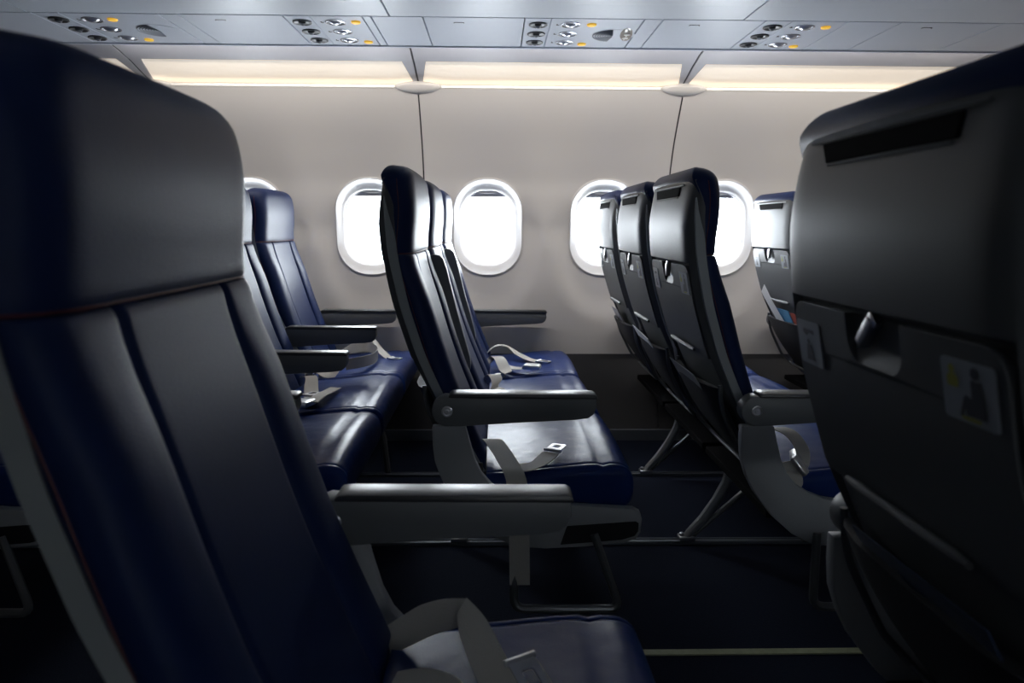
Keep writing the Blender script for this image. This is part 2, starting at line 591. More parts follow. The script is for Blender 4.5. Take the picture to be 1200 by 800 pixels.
# ---- cove above each sidewall: ledge, glowing lens, lilac panel, caps at the joints
def cove(sgn, W):
    for i in range(len(BOUNDS) - 1):
        xa, xb = BOUNDS[i] + 0.004, BOUNDS[i + 1] - 0.004
        # lilac panel
        prof = [(1.600, 1.667), (1.66, 1.664), (1.73, 1.654), (1.795, 1.637), (1.800, 1.644), (1.70, 1.70), (1.60, 1.70)]
        put('cove_panel', None, lambda: MB().rings([[(x, y * sgn, z) for y, z in prof] for x in (xa, xb)]), 'cove', W, smooth=20)
        # end pieces that run down to the ledge beside each joint
        for xe, d in ((xa, 1), (xb, -1)):
            def mke():
                pts = [(xe, 1.797, 1.639), (xe + d * 0.045, 1.797, 1.639), (xe + d * 0.012, 1.985, 1.583), (xe, 1.985, 1.583)]
                lo_ = [(x, y * sgn, z) for x, y, z in pts]
                hi_ = [(x, (y + 0.01) * sgn, z + 0.02) for x, y, z in pts]
                return MB().add(lo_ + hi_, [(0, 1, 2, 3), (7, 6, 5, 4), (0, 4, 5, 1), (1, 5, 6, 2), (2, 6, 7, 3), (3, 7, 4, 0)])
            put('cove_end', None, mke, 'cove', W, smooth=0)

        def mkl():
            pts = [(xa, 1.799, 1.643), (xb, 1.799, 1.643), (xb, 1.99, 1.586), (xa, 1.99, 1.586)]
            lo_ = [(x, y * sgn, z) for x, y, z in pts]
            hi_ = [(x, (y + 0.01) * sgn, z + 0.02) for x, y, z in pts]
            return MB().add(lo_ + hi_, [(0, 1, 2, 3), (7, 6, 5, 4), (0, 4, 5, 1), (1, 5, 6, 2), (2, 6, 7, 3), (3, 7, 4, 0)])
        put('light_diffuser', None, mkl, 'lens' if sgn > 0 else 'ledge', W, smooth=0)
        prof2 = [(1.954, 1.563), (1.949, 1.566), (1.949, 1.5755), (1.954, 1.5785), (1.99, 1.5765), (1.99, 1.563)]
        put('light_ledge', None, lambda: MB().rings([[(x, y * sgn, z) for y, z in prof2] for x in (xa, xb)]), 'ledge', W, smooth=0)
    for xs in BOUNDS[1:-1]:
        def mkgapstrip():  # added black strip, stands for the unlit gap between cove panels
            pr = [(1.600, 1.6705), (1.66, 1.6675), (1.73, 1.6575), (1.797, 1.6425), (1.99, 1.586), (1.99, 1.62), (1.80, 1.67), (1.60, 1.69)]
            return MB().rings([[(x, y * sgn, z) for y, z in pr] for x in (xs - 0.0055, xs + 0.0055)])
        put('gap_shade_strip', None, mkgapstrip, 'gap', W, smooth=0)

        def mkc():
            R = []
            for k in range(17):
                t = -1 + 2 * k / 16
                q = math.sqrt(max(0.0, 1 - abs(t) ** 1.6))
                x = xs + t * 0.098
                cy, cz = 1.948, 1.571
                R.append([(x, (cy - 0.026 * q) * sgn, cz + 0.004 * q), (x, (cy - 0.012 * q) * sgn, cz + 0.017 * q + 0.002), (x, (cy + 0.03) * sgn, cz + 0.020 * q + 0.002),
                          (x, (cy + 0.03) * sgn, cz - 0.026 * q - 0.003), (x, (cy - 0.004 * q) * sgn, cz - 0.022 * q - 0.003), (x, (cy - 0.019 * q) * sgn, cz - 0.011 * q - 0.002)])
            return MB().rings(R)
        put('joint_cap', None, mkc, 'wall', W, smooth=60)
    for i in range(len(BOUNDS) - 1):
        xa, xb = BOUNDS[i] + 0.03, BOUNDS[i + 1] - 0.03

        def mkw():
            # slim lamp tucked behind the edge rail, shining out and down on the sidewall
            P = [(1.5985, 1.6545), (1.6110, 1.6600), (1.606, 1.664), (1.5975, 1.662)]
            vs = [(x, y * sgn, z) for x in (xa, xb) for y, z in P]
            mb = MB().add(vs, [(0, 1, 5, 4)], 0)
            return mb.add(vs, [(1, 2, 6, 5), (2, 3, 7, 6), (3, 0, 4, 7), (0, 3, 2, 1), (4, 5, 6, 7)], 1)
        put('wash_light', None, mkw, ('wash' if sgn > 0 and 0 < i < len(BOUNDS) - 2 else 'ledge', 'vent'), W, smooth=0)
    put('cove_backing', None, lambda: MB().box(((X0 + X1) / 2, 1.86 * sgn, 1.725), (X1 - X0, 0.55, 0.02)).box(
        ((X0 + X1) / 2, 2.06 * sgn, 1.64), (X1 - X0, 0.02, 0.17)), 'gap', W, smooth=0)


cove(1, WFAR)
cove(-1, WNEAR)

# ---- ceiling: bins, blank service panels, ceiling centre
CEIL = tag(empty('ceiling'), kind='structure')
PZ = 1.645
PY0, PY1 = 1.198, 1.572


def blank(xa, xb, sgn, latch=True):
    o = put('service_panel', None, lambda: MB().box(((xa + xb) / 2, (PY0 + PY1) / 2 * sgn, PZ + 0.008), (xb - xa - 0.004, PY1 - PY0 - 0.006, 0.016)),
            'psu', CEIL, bevel=0.0015, smooth=0)
    if latch:
        put('panel_latch', ('latch', sgn), lambda: MB().tube(arc_pts([(-0.016, 0.004 * sgn, 0), (-0.016, -0.006 * sgn, 0), (0.016, -0.006 * sgn, 0), (0.016, 0.004 * sgn, 0)], 3, 0.005), 0.0012, 5),
            'vent', o, loc=((xa + xb) / 2 - 0.05, 1.26 * sgn, PZ - 0.0005))


def service_unit(xa, xb, speaker, sign, label, sgn=1):
    U = tag(empty('service_unit', (xa, 1.385 * sgn, PZ)), label, 'service unit', 'passenger service units above the seats')
    wdt = xb - xa
    put('panel', None, lambda: MB().box((0.043, 0, 0.008), (0.082, PY1 - PY0 - 0.006, 0.016)).box(
        ((0.086 + wdt - 0.002) / 2, 0, 0.008), (wdt - 0.002 - 0.086, PY1 - PY0 - 0.006, 0.016)), 'psu', U, bevel=0.0015, smooth=0)
    for dy in (-0.115, 0.0, 0.115):
        v = put('air_vent', ('airvent',), lambda: MB().lathe([(0.030, 0.002), (0.031, -0.003), (0.027, -0.005), (0.022, -0.001), (0.012, 0.0), (0.011, -0.006), (0.004, -0.008), (0.0, -0.008)], n=24),
                'vent', U, loc=(0.046, dy * sgn, 0))
        put('vent_nozzle', ('noz',), lambda: MB().lathe([(0.009, -0.006), (0.0085, -0.010), (0.006, -0.011), (0.005, -0.007), (0, -0.007)], n=16), 'speaker', v)
        l = put('reading_light', ('rlight',), lambda: MB().lathe([(0.033, 0.001), (0.033, -0.002), (0.029, -0.003), (0.026, 0.003), (0.018, -0.004), (0.008, -0.008), (0, -0.009)], n=24),
                'lamp', U, loc=(0.153, dy * sgn, 0))
        put('seat_symbol', ('sym',), lambda: MB().box((0, 0, -0.0006), (0.004, 0.014, 0.001)).box((0.004, 0.005, -0.0006), (0.006, 0.004, 0.001)), 'ink', U, loc=(0.108, dy * sgn, 0), smooth=0)
    for dx, dy in ((0.221, -0.122), (0.218, 0.132)):
        put('call_button', ('amb',), lambda: MB().lathe([(0.0155, 0.001), (0.0155, -0.003), (0.013, -0.005), (0, -0.0055)], n=18), 'amber', U, loc=(dx, dy * sgn, 0))
    if speaker:
        s_ = put('speaker_grille', ('spk', sgn), lambda: MB().lathe([(0.074, 0.001), (0.074, -0.0008), (0, -0.0008)], n=30), 'psu', U, loc=(0.312, 0.01, 0))

        def mkslat():
            mb = MB()
            for k in range(8):
                r = 0.010 + 0.0085 * k
                a0, a1 = math.radians(98), math.radians(262)
                mb.tube([(r * math.cos(a0 + (a1 - a0) * t / 14), r * math.sin(a0 + (a1 - a0) * t / 14), -0.0018) for t in range(15)], 0.0024, 5)
            return mb
        put('grille_slot', ('slat',), mkslat, 'speaker', s_)
        def mklens():
            R = []
            for k in range(13):
                t = -1 + 2 * k / 12
                q = math.sqrt(max(0.01, 1 - t * t))
                c = (0.35 + t * 0.0, t * 0.085 * sgn)
                R.append([(0.356 + 0.010 * t - 0.022 * q, t * 0.085 * sgn, 0.0), (0.356 + 0.010 * t - 0.012 * q, t * 0.085 * sgn, -0.006 * q),
                          (0.356 + 0.010 * t + 0.012 * q, t * 0.085 * sgn, -0.006 * q), (0.356 + 0.010 * t + 0.022 * q, t * 0.085 * sgn, 0.0)])
            return MB().rings(R)
        L = None
        if sign:
            L = put('sign_lens', None, mklens, 'signlens' if sign else 'psu', U, smooth=60)
        if sign:
            def mkicon():
                mb = MB()
                for cy in (-0.022, 0.024):
                    mb.lathe([(0.011, 0.0), (0.011, -0.0012), (0, -0.0012)], (0.356, cy, -0.0058), n=14)
                    mb.box((0.356, cy + 0.019, -0.0062), (0.004, 0.016, 0.001))
                return mb
            put('sign_symbol', None, mkicon, 'white', L, smooth=0)
    return U


UN = [(-1.457, -1.063, True, False, 'service unit with three air vents and speaker above the aft row with lowered armrests'),
      (-0.676, -0.425, False, False, 'short service unit without speaker, above the row with raised middle armrests'),
      (0.092, 0.475, True, True, 'service unit with round speaker grille and lit no-smoking sign lens'),
      (0.866, 1.136, False, False, 'short service unit without speaker, above the row ahead with grey seat backs')]
for xa, xb, sp, sg, lb in UN:
    service_unit(xa, xb, sp, sg, lb)
for xa, xb, la in [(X0, -2.30, 0), (-2.30, -1.79, 1), (-1.79, -1.457, 1), (-1.063, -1.003, 0), (-1.003, -0.676, 1), (-0.425, -0.397, 0), (-0.397, -0.233, 0),
                   (-0.233, 0.092, 1), (0.475, 0.535, 0), (0.535, 0.866, 1), (1.136, 1.306, 0), (1.306, 1.64, 1), (1.64, 2.03, 0), (2.03, 2.42, 1), (2.42, X1, 0)]:
    blank(xa, xb, 1, la)
for k in range(8):
    blank(X0 + k * 0.7375, X0 + (k + 1) * 0.7375, -1)

BJ = [X0, -1.46, -0.337, 0.79, 1.92, X1]


def bins(sgn):
    put('panel_backing', None, lambda: MB().box(((X0 + X1) / 2, 1.385 * sgn, PZ + 0.03), (X1 - X0, 0.46, 0.02)), 'gap', CEIL, smooth=0)
    put('edge_rail', None, lambda: MB().box(((X0 + X1) / 2, 1.587 * sgn, PZ + 0.0075), (X1 - X0, 0.014, 0.020)), 'psu', CEIL, smooth=0)
    for i in range(len(BJ) - 1):
        xa, xb = BJ[i] + 0.003, BJ[i + 1] - 0.003
        p1 = [(1.193, 1.645), (1.15, 1.6445), (1.05, 1.644), (1.05, 1.67), (1.193, 1.67)]
        put('bin_rail', None, lambda: MB().rings([[(x, y * sgn, z) for y, z in p1] for x in (xa, xb)]), 'bin', CEIL, smooth=20)
        p2 = [(1.046, 1.643), (0.90, 1.640), (0.80, 1.648), (0.72, 1.665), (0.66, 1.72), (0.635, 1.80), (0.65, 1.90), (0.70, 1.99), (0.78, 2.05), (1.046, 2.05)]
        put('overhead_bin', None, lambda: MB().rings([[(x, y * sgn, z) for y, z in p2] for x in (xa, xb)]), 'bin', CEIL, smooth=40)
    put('bin_core', None, lambda: MB().box(((X0 + X1) / 2, 0.98 * sgn, 1.87), (X1 - X0, 0.30, 0.36)), 'gap', CEIL, smooth=0)
    put('ceiling_light', None, lambda: MB().box(((X0 + X1) / 2, 0.60 * sgn, 2.02), (X1 - X0, 0.10, 0.02)), 'ceillens', CEIL, smooth=0)


bins(1)
bins(-1)
put('ceiling_panel', None, lambda: MB().rings([[(x, 0.9 * math.sin(t), 1.75 + 0.42 * math.cos(t)) for t in [math.radians(a) for a in range(-66, 67, 6)]] +
                                               [(x, 1.0, 2.3), (x, -1.0, 2.3)] for x in (X0, X1)]), 'ceil', CEIL, smooth=30)
put('roof_skin', None, lambda: MB().box(((X0 + X1) / 2, 0, 2.33), (X1 - X0, 4.6, 0.04)).box(((X0 + X1) / 2, 1.62, 2.03), (X1 - X0, 1.1, 0.04)).box(
    ((X0 + X1) / 2, -1.62, 2.03), (X1 - X0, 1.1, 0.04)).box(((X0 + X1) / 2, 2.2, 1.9), (X1 - X0, 0.04, 0.5)).box(((X0 + X1) / 2, -2.2, 1.9), (X1 - X0, 0.04, 0.5)), 'gap', CEIL, smooth=0)
for nm, xx in (('wall_aft', X0 - 0.02), ('wall_forward', X1 + 0.02)):
    tag(put(nm, None, lambda: MB().box((xx, 0, 1.15), (0.04, 4.7, 2.4)), 'wall', None, smooth=0), kind='structure')

# ================================================================== SEATS
H = 1.134
SW = 0.2275
REAR = smoothed([(1.16, -0.262), (1.113, -0.266), (1.02, -0.270), (0.924, -0.262), (0.807, -0.238), (0.687, -0.20), (0.60, -0.162), (0.45, -0.085), (0.36, -0.035)])
FRONT = smoothed([(1.16, -0.197), (1.10, -0.195), (1.05, -0.189), (1.0, -0.191), (0.95, -0.198), (0.89, -0.190), (0.81, -0.165), (0.69, -0.13), (0.6, -0.10),
                  (0.5, -0.06), (0.38, -0.01)])
YS = sorted(set([-1, -0.995, -0.985, -0.965, -0.94, -0.90, -0.85, -0.78, -0.70, -0.63, -0.59, -0.565, -0.55, -0.538, -0.528, -0.518, -0.506, -0.49, -0.465, -0.42, -0.33, -0.2, -0.1, 0]
                + [0.995, 0.985, 0.965, 0.94, 0.90, 0.85, 0.78, 0.70, 0.63, 0.59, 0.565, 0.55, 0.538, 0.528, 0.518, 0.506, 0.49, 0.465, 0.42, 0.33, 0.2, 0.1, 1]))


def cushion_ring(z, zf, w, edge_r, dip, groove, rear_off, front_extra=0.0):
    ring = []
    fx = FRONT(zf) + front_extra
    rx = REAR(z) + rear_off
    for u in YS:
        y = u * w
        a = max(0, abs(y) - (w - edge_r)) / edge_r
        e = edge_r * 0.8 * (1 - math.sqrt(max(0, 1 - a * a)))
        bol = 0.010 * min(1, max(0, (abs(u) - 0.53) / 0.12)) * min(1, max(0.15, (0.93 - z) / 0.12)) if groove else 0.004 * (1 - u * u)
        g = 0.010 * math.exp(-((abs(u) - 0.528) / 0.022) ** 2) if groove else 0.0
        x = fx + bol - e - dip - g
        ring.append((max(x, rx + 0.006), y, z))
    ring.append((rx + 0.002, w * 0.998, z))
    ring.append((rx, w * 0.985, z))
    ring.append((rx, -w * 0.985, z))
    ring.append((rx + 0.002, -w * 0.998, z))
    return ring


def mk_headrest():
    z0 = 0.926
    R = []
    zs = [z0, z0 + 0.002, z0 + 0.006, z0 + 0.012, z0 + 0.02] + list(np.linspace(z0 + 0.04, H - 0.075, 9)) + [H - 0.075 + 0.075 * math.sin(math.radians(a)) for a in (8, 16, 24, 32, 40, 48, 56, 63, 70, 76, 81, 85, 88, 90)]
    rc = 0.068
    for z in zs:
        q = max(0, (z - (H - rc)) / rc)
        w = SW - rc * (1 - math.sqrt(max(0, 1 - q * q)))
        t = max(0, (z - (H - 0.034)) / 0.034)
        rnd = 0.034 * (1 - math.sqrt(max(0, 1 - t * t)))
        b = max(0, 1 - (z - z0) / 0.014)
        off = 0.03 * min(1, max(0, (1.105 - z) / 0.06))
        R.append(cushion_ring(z, z, max(w, 0.03), 0.050, rnd * 0.9 + 0.005 * b * b, False, off + rnd * 0.6))
    return MB().rings(R)


def mk_back():
    z1 = 0.925
    R = []
    for z in [0.405, 0.41, 0.43, 0.46] + list(np.linspace(0.49, z1 - 0.03, 16)) + [z1 - 0.02, z1 - 0.012, z1 - 0.006, z1 - 0.002, z1]:
        t = max(0, 1 - (z1 - z) / 0.014)
        b = max(0, 1 - (z - 0.405) / 0.03)
        R.append(cushion_ring(z, z, SW, 0.040, 0.005 * t * t + 0.02 * b * b, True, 0.03))
    return MB().rings(R)


def BULGE(z):
    return 0.0135 * min(1, max(0, (z - 0.903) / 0.006)) * min(1, max(0.15, (1.11 - z) / 0.12))


def RIM(z):
    return 0.0135 * min(1, max(0.0, (z - 0.42) / 0.26)) * min(1, max(0.15, (1.11 - z) / 0.12))


def mk_shell():
    R = []
    zs = [0.37, 0.374, 0.385] + list(np.linspace(0.41, 0.895, 18)) + [0.902, 0.904, 0.906, 0.909, 0.914] + list(np.linspace(0.93, 1.06, 7)) + [1.08, 1.092, 1.098, 1.101, 1.102]
    us = [-1, -0.992, -0.975, -0.95, -0.925, -0.908, -0.893, -0.84, -0.78, -0.70, -0.6, -0.4, -0.2, 0]
    us = us + [-u for u in us[-2::-1]]
    for z in zs:
        rx = REAR(z)
        th = 0.030 * min(1, max(0.12, (1.105 - z) / 0.06))
        tp = max(0, 1 - (1.102 - z) / 0.008)
        q = max(0, (z - (H - 0.068)) / 0.068)
        w = SW + 0.001 - 0.068 * (1 - math.sqrt(max(0, 1 - q * q)))
        ring = []
        for u in us:
            a = max(0, (abs(u) - 0.76) / 0.24)
            e = 0.026 * (1 - math.sqrt(max(0, 1 - a * a)))
            # slight outward belly across the back
            ring.append((rx - (RIM(z) if abs(u) > 0.9 else BULGE(z)) * (1 - max(0, (abs(u) - 0.9) / 0.1) ** 2) + min(e, th * 0.9) + 0.004 * tp + 0.004 * u * u, u * w, z))
        ring += [(rx + th + 0.004, w, z), (rx + th + 0.003, w * 0.9, z), (rx + th + 0.003, -w * 0.9, z), (rx + th + 0.004, -w, z)]
        R.append(ring)
    return MB().rings(R)


def mk_trim(sy):
    # pale strip along the shell's side
    R = []
    for z in np.linspace(0.40, 1.06, 26):
        k = min(1, max(0.05, (1.07 - z) / 0.10))
        x0 = REAR(z) + 0.010
        x1 = x0 + 0.024 * k
        y0, y1 = sy * (SW - 0.004), sy * (SW + 0.0022)
        R.append([(x0, y0, z), (x0 + 0.002, y1, z), (x1 - 0.001, y1, z), (x1, y0, z)])
    return MB().rings(R)


def bent_panel(outline, off, thick, holes=(), step=0.012, belly=0.004):
    """outline (y,z) laid on the curved seat back; front face stands off by off, slab goes inward by thick"""
    bm = bmesh.new()
    vs = [bm.verts.new((0, y, z)) for y, z in outline]
    bm.faces.new(vs)
    z0 = min(z for y, z in outline); z1 = max(z for y, z in outline)
    z = z0 + step
    while z < z1 - 0.004:
        bmesh.ops.bisect_plane(bm, geom=bm.verts[:] + bm.edges[:] + bm.faces[:], plane_co=(0, 0, z), plane_no=(0, 0, 1))
        z += step
    ret = bmesh.ops.extrude_face_region(bm, geom=bm.faces[:])
    ex = set(v for v in ret['geom'] if isinstance(v, bmesh.types.BMVert))
    for v in bm.verts:
        o = off(v.co.z) if callable(off) else off
        x = REAR(v.co.z) - BULGE(v.co.z) - o + belly * (v.co.y / SW) ** 2
        v.co.x = x + (thick if v in ex else 0)
    bmesh.ops.recalc_face_normals(bm, faces=bm.faces)
    ed = [e for e in bm.edges if len(e.link_faces) == 2 and e.calc_face_angle(0) > math.radians(50)]
    bmesh.ops.bevel(bm, geom=ed, offset=0.0022, segments=2, profile=0.5, affect='EDGES', clamp_overlap=True)
    me = bpy.data.meshes.new('panel')
    bm.to_mesh(me)
    bm.free()
    return me


TW, TZ0, TZ1 = 0.200, 0.672, 0.900


def tray_outline():
    P = []
    r = 0.028
    # bottom edge, left to right
    for cx, cz, a0 in ((-TW + 0.012, TZ0 + 0.012, 180), (TW - 0.012, TZ0 + 0.012, 270)):
        for k in range(4):
            t = math.radians(a0 + 30 * k)
            P.append((cx + 0.012 * math.cos(t), cz + 0.012 * math.sin(t)))
    for k in range(6):
        t = math.radians(18 * k)
        P.append((TW - r + r * math.cos(t), TZ1 - r + r * math.sin(t)))
    # latch notch
    nw, nz, nr = 0.054, 0.846, 0.026
    P.append((nw, TZ1))
    for k in range(6):
        t = math.radians(-18 * k)
        P.append((nw - nr + nr * math.cos(t), nz + nr + nr * math.sin(t)))
    for k in range(6):
        t = math.radians(-90 - 18 * k)
        P.append((-nw + nr + nr * math.cos(t), nz + nr + nr * math.sin(t)))
    P.append((-nw, TZ1))
    for k in range(6):
        t = math.radians(90 + 18 * k)
        P.append((-TW + r + r * math.cos(t), TZ1 - r + r * math.sin(t)))
    return P


def on_back(y, z, off):
    return (REAR(z) - BULGE(z) - off + 0.004 * (y / SW) ** 2, y, z)


def flat_on_back(mb, poly, off, mi=0):
    n = len(poly)
    mb.add([on_back(y, z, off) for y, z in poly], [tuple(range(n))], mi)


def circ(cy, cz, r, n=12):
    return [(cy + r * math.cos(2 * math.pi * k / n), cz + r * math.sin(2 * math.pi * k / n)) for k in range(n)]


TOFF = 0.011


def mk_placard_vest(yo):
    # life-vest / seat-belt placard: yellow-green bust and a seated dark figure
    mb = MB()
    cy, cz = 0.0, 0.0
    P = [(u, 0.856 + v) for u, v in rrect(0.034, 0.027, 0.004, 3)]
    pl = [on_back(y, z, TOFF + 0.0012) for y, z in P]
    pb = [on_back(y, z, TOFF - 0.001) for y, z in P]
    nn = len(P)
    mb.add(pl + pb, [tuple(range(nn))] + [(i, (i + 1) % nn, nn + (i + 1) % nn, nn + i) for i in range(nn)], 0)
    o = TOFF + 0.0017
    k0 = len(mb.v)
    s = 1
    flat_on_back(mb, [(-0.026 * s, 0.858), (-0.012 * s, 0.858), (-0.011 * s, 0.866), (-0.015 * s, 0.870), (-0.023 * s, 0.870), (-0.027 * s, 0.866)], o, 2)
    flat_on_back(mb, circ(-0.019 * s, 0.874, 0.0042), o + 0.0003, 2)
    flat_on_back(mb, circ(0.010 * s, 0.874, 0.0055), o, 1)
    flat_on_back(mb, [(0.004, 0.868), (0.018, 0.868), (0.022, 0.842), (0.021, 0.836), (-0.004, 0.836), (-0.007, 0.850), (-0.003, 0.854), (0.004, 0.852)], o, 1)
    flat_on_back(mb, [(-0.006, 0.852), (-0.002, 0.852), (-0.008, 0.834), (-0.013, 0.834)], o, 1)
    flat_on_back(mb, [(-0.010, 0.835), (0.014, 0.835), (0.014, 0.832), (-0.010, 0.832)], o + 0.0002, 2)
    mb.v[k0:] = [(x, -y, z) for x, y, z in mb.v[k0:]]
    mb.v = [(x + 0.004 * ((y + yo) ** 2 - y * y) / SW ** 2, y + yo, z) for x, y, z in mb.v]
    return mb


def mk_placard_small(yo):
    mb = MB()
    P = [(u, 0.848 + v) for u, v in rrect(0.033, 0.028, 0.004, 3)]
    nn = len(P)
    mb.add([on_back(y, z, TOFF + 0.0012) for y, z in P] + [on_back(y, z, TOFF - 0.001) for y, z in P],
           [tuple(range(nn))] + [(i, (i + 1) % nn, nn + (i + 1) % nn, nn + i) for i in range(nn)], 0)
    o = TOFF + 0.0017
    flat_on_back(mb, [(-0.018, 0.866), (0.014, 0.866), (0.014, 0.860), (0.004, 0.857), (-0.004, 0.862), (-0.018, 0.860)], o, 1)
    flat_on_back(mb, circ(0.002, 0.850, 0.004), o, 1)
    flat_on_back(mb, [(-0.006, 0.846), (0.008, 0.846), (0.012, 0.826), (-0.014, 0.826), (-0.010, 0.834)], o, 1)
    mb.v = [(x + 0.004 * ((y + yo) ** 2 - y * y) / SW ** 2, y + yo, z) for x, y, z in mb.v]
    return mb


def mk_pocket():
    # bulging mesh pocket, top edge stands away from the shell
    R = []
    zs = np.linspace(0.385, 0.600, 12)
    for z in zs:
        t = (z - 0.385) / 0.215
        off = 0.012 + 0.030 * math.sin(min(1, t * 1.05) * math.pi * 0.62)
        w = 0.196 - 0.03 * (1 - t) ** 3
        ring = []
        for u in (-1, -0.96, -0.85, -0.6, -0.3, 0, 0.3, 0.6, 0.85, 0.96, 1):
            ring.append((REAR(z) - off * (1 - abs(u) ** 6 * 0.7), u * w, z))
        for u in (1, 0, -1):
            ring.append((REAR(z) - off * (1 - abs(u) ** 6 * 0.7) + 0.005, u * w * 0.98, z))
        R.append(ring)
    return MB().rings(R)


def mk_pocket_frame():
    pts = []
    for z in np.linspace(0.61, 0.42, 14):
        t = min(1, (0.61 - z) / 0.10)
        pts.append((REAR(z) - 0.006 - 0.026 * math.sin(t * math.pi / 2), -0.205, z))
    a = pts[:]
    b = [(x, -y, z) for x, y, z in reversed(pts)]
    bot = [(REAR(0.385) - 0.022, -0.18, 0.388), (REAR(0.37) - 0.02, -0.14, 0.376), (REAR(0.37) - 0.02, 0.14, 0.376), (REAR(0.385) - 0.022, 0.18, 0.388)]
    return MB().tube(a + bot + b, 0.0055, 8)


def mk_tray_lip():
    pts = [on_back(y, 0.684, 0.019) for y in np.linspace(-0.118, 0.118, 9)]
    mb = MB().tube(pts, [0.004] + [0.0065] * 7 + [0.004], 10)
    return mb


def mk_cushion():
    w = 0.268
    R = []
    N = 22
    # top profile z(x); front lip rolls under
    prof_top = smoothed([(-0.10, 0.400), (0.0, 0.402), (0.1, 0.411), (0.22, 0.424), (0.28, 0.426), (0.315, 0.420)], 0.03)
    us = [-1, -0.996, -0.987, -0.972, -0.955, -0.938, -0.915, -0.905, -0.895, -0.86, -0.75, -0.6, -0.4, -0.2, 0, 0.2, 0.4, 0.6, 0.75, 0.86, 0.895, 0.905, 0.915, 0.938, 0.955, 0.972, 0.987, 0.996, 1]
    path = [(0.015, 0.33), (-0.018, 0.385)]
    path += [(x, prof_top(x)) for x in np.linspace(-0.022, 0.294, 20)]
    path += [(0.294 + 0.041 * math.sin(t), prof_top(0.294) - 0.041 + 0.041 * math.cos(t)) for t in [math.radians(a) for a in (12, 24, 36, 48, 60, 72, 84)]]
    path += [(0.336, 0.36), (0.330, 0.335), (0.315, 0.318), (0.29, 0.312), (0.15, 0.312), (0.04, 0.312)]
    for u in us:
        a = max(0, abs(u) - 0.935) / 0.065
        e = 0.022 * (1 - math.sqrt(max(0, 1 - a * a)))
        crown = 0.012 * (1 - u * u)
        ring = []
        for x, z in path:
            k = min(1, max(0, (z - 0.33) / 0.07))
            fx = 0.02 * (1 - math.sqrt(max(0, 1 - a * a))) if x > 0.25 else 0
            seam = 0.005 * math.exp(-((x - 0.262) / 0.006) ** 2) if z > 0.40 else 0
            seam += 0.003 * math.exp(-((abs(u) - 0.905) / 0.008) ** 2) if z > 0.385 else 0
            ring.append((x - fx, u * w, z - e * k + crown * k - seam))
        R.append(ring)
    return MB().rings(R)


def mk_side_piping(sy):
    pts = []
    for z in list(np.linspace(0.45, 1.10, 30)):
        q = max(0, (z - (H - 0.068)) / 0.068)
        w = SW - 0.068 * (1 - math.sqrt(max(0, 1 - q * q)))
        x = FRONT(z) - 0.034
        pts.append((x, sy * (w + 0.0002), z))
    return MB().tube(pts, 0.0011, 6)


def mk_crease_piping():
    pts = []
    fx = FRONT(0.926)
    for u in [-1, -0.985, -0.95, -0.9, -0.8, -0.5, 0, 0.5, 0.8, 0.9, 0.95, 0.985, 1]:
        y = u * SW
        a = max(0, abs(y) - (SW - 0.050)) / 0.050
        e = 0.050 * 0.8 * (1 - math.sqrt(max(0, 1 - a * a)))
        pts.append((fx + 0.004 * (1 - u * u) - e - 0.003, y, 0.928))
    return MB().tube(pts, 0.0016, 6)


ARM_PIV = (-0.112, 0.569)


def mk_arm_body():
    # origin at the pivot; lowered armrest points to +x
    P = [(-0.036 * math.cos(math.radians(a)), 0.036 * math.sin(math.radians(a))) for a in (-80, -60, -40, -20, 0, 20, 40, 60, 80)]
    P += [(0.010, 0.034), (0.345, 0.031), (0.3465, 0.008), (0.340, -0.008), (0.328, -0.017), (0.30, -0.021), (0.14, -0.029), (0.02, -0.037)]
    return MB().prism_xz(P, -0.021, 0.021)


def mk_arm_pad():
    P = [(0.004, 0.0325), (0.004, 0.037), (0.010, 0.0415), (0.022, 0.0425), (0.340, 0.0405), (0.347, 0.037), (0.349, 0.030), (0.346, 0.0295)]
    return MB().prism_xz(P, -0.025, 0.025)


def mk_pivot_cap(sgn):
    return MB().lathe([(0.013, 0.021 * sgn), (0.013, 0.0225 * sgn), (0.010, 0.0235 * sgn), (0.008, 0.022 * sgn), (0.005, 0.022 * sgn), (0.004, 0.0235 * sgn), (0, 0.0235 * sgn)], axis='y', n=18)


def armrest(seat, y, up=False, name='armrest', cap=-1):
    o = put(name, ('arm',), mk_arm_body, 'arm', seat, loc=(ARM_PIV[0], y, ARM_PIV[1]), rot=(0, math.radians(-101) if up else 0, 0), bevel=0.004, bseg=2, bangle=50)
    put('armrest_pad', ('pad',), mk_arm_pad, 'pad', o, bevel=0.0022, bseg=2, bangle=40)
    put('pivot_cap', ('pcap', cap), lambda: mk_pivot_cap(cap), 'metal', o)
    return o


JP = [(-0.147, 0.534), (-0.146, 0.49), (-0.142, 0.45), (-0.128, 0.41), (-0.108, 0.372), (-0.062, 0.312), (-0.01, 0.266), (0.045, 0.238), (0.12, 0.232), (0.22, 0.237), (0.31, 0.247),
      (0.336, 0.256), (0.346, 0.272), (0.349, 0.305), (0.344, 0.322), (0.328, 0.331), (0.22, 0.338), (0.12, 0.345), (0.06, 0.355), (0.025, 0.369), (-0.008, 0.390), (-0.032, 0.418), (-0.048, 0.452), (-0.060, 0.495), (-0.070, 0.534)]


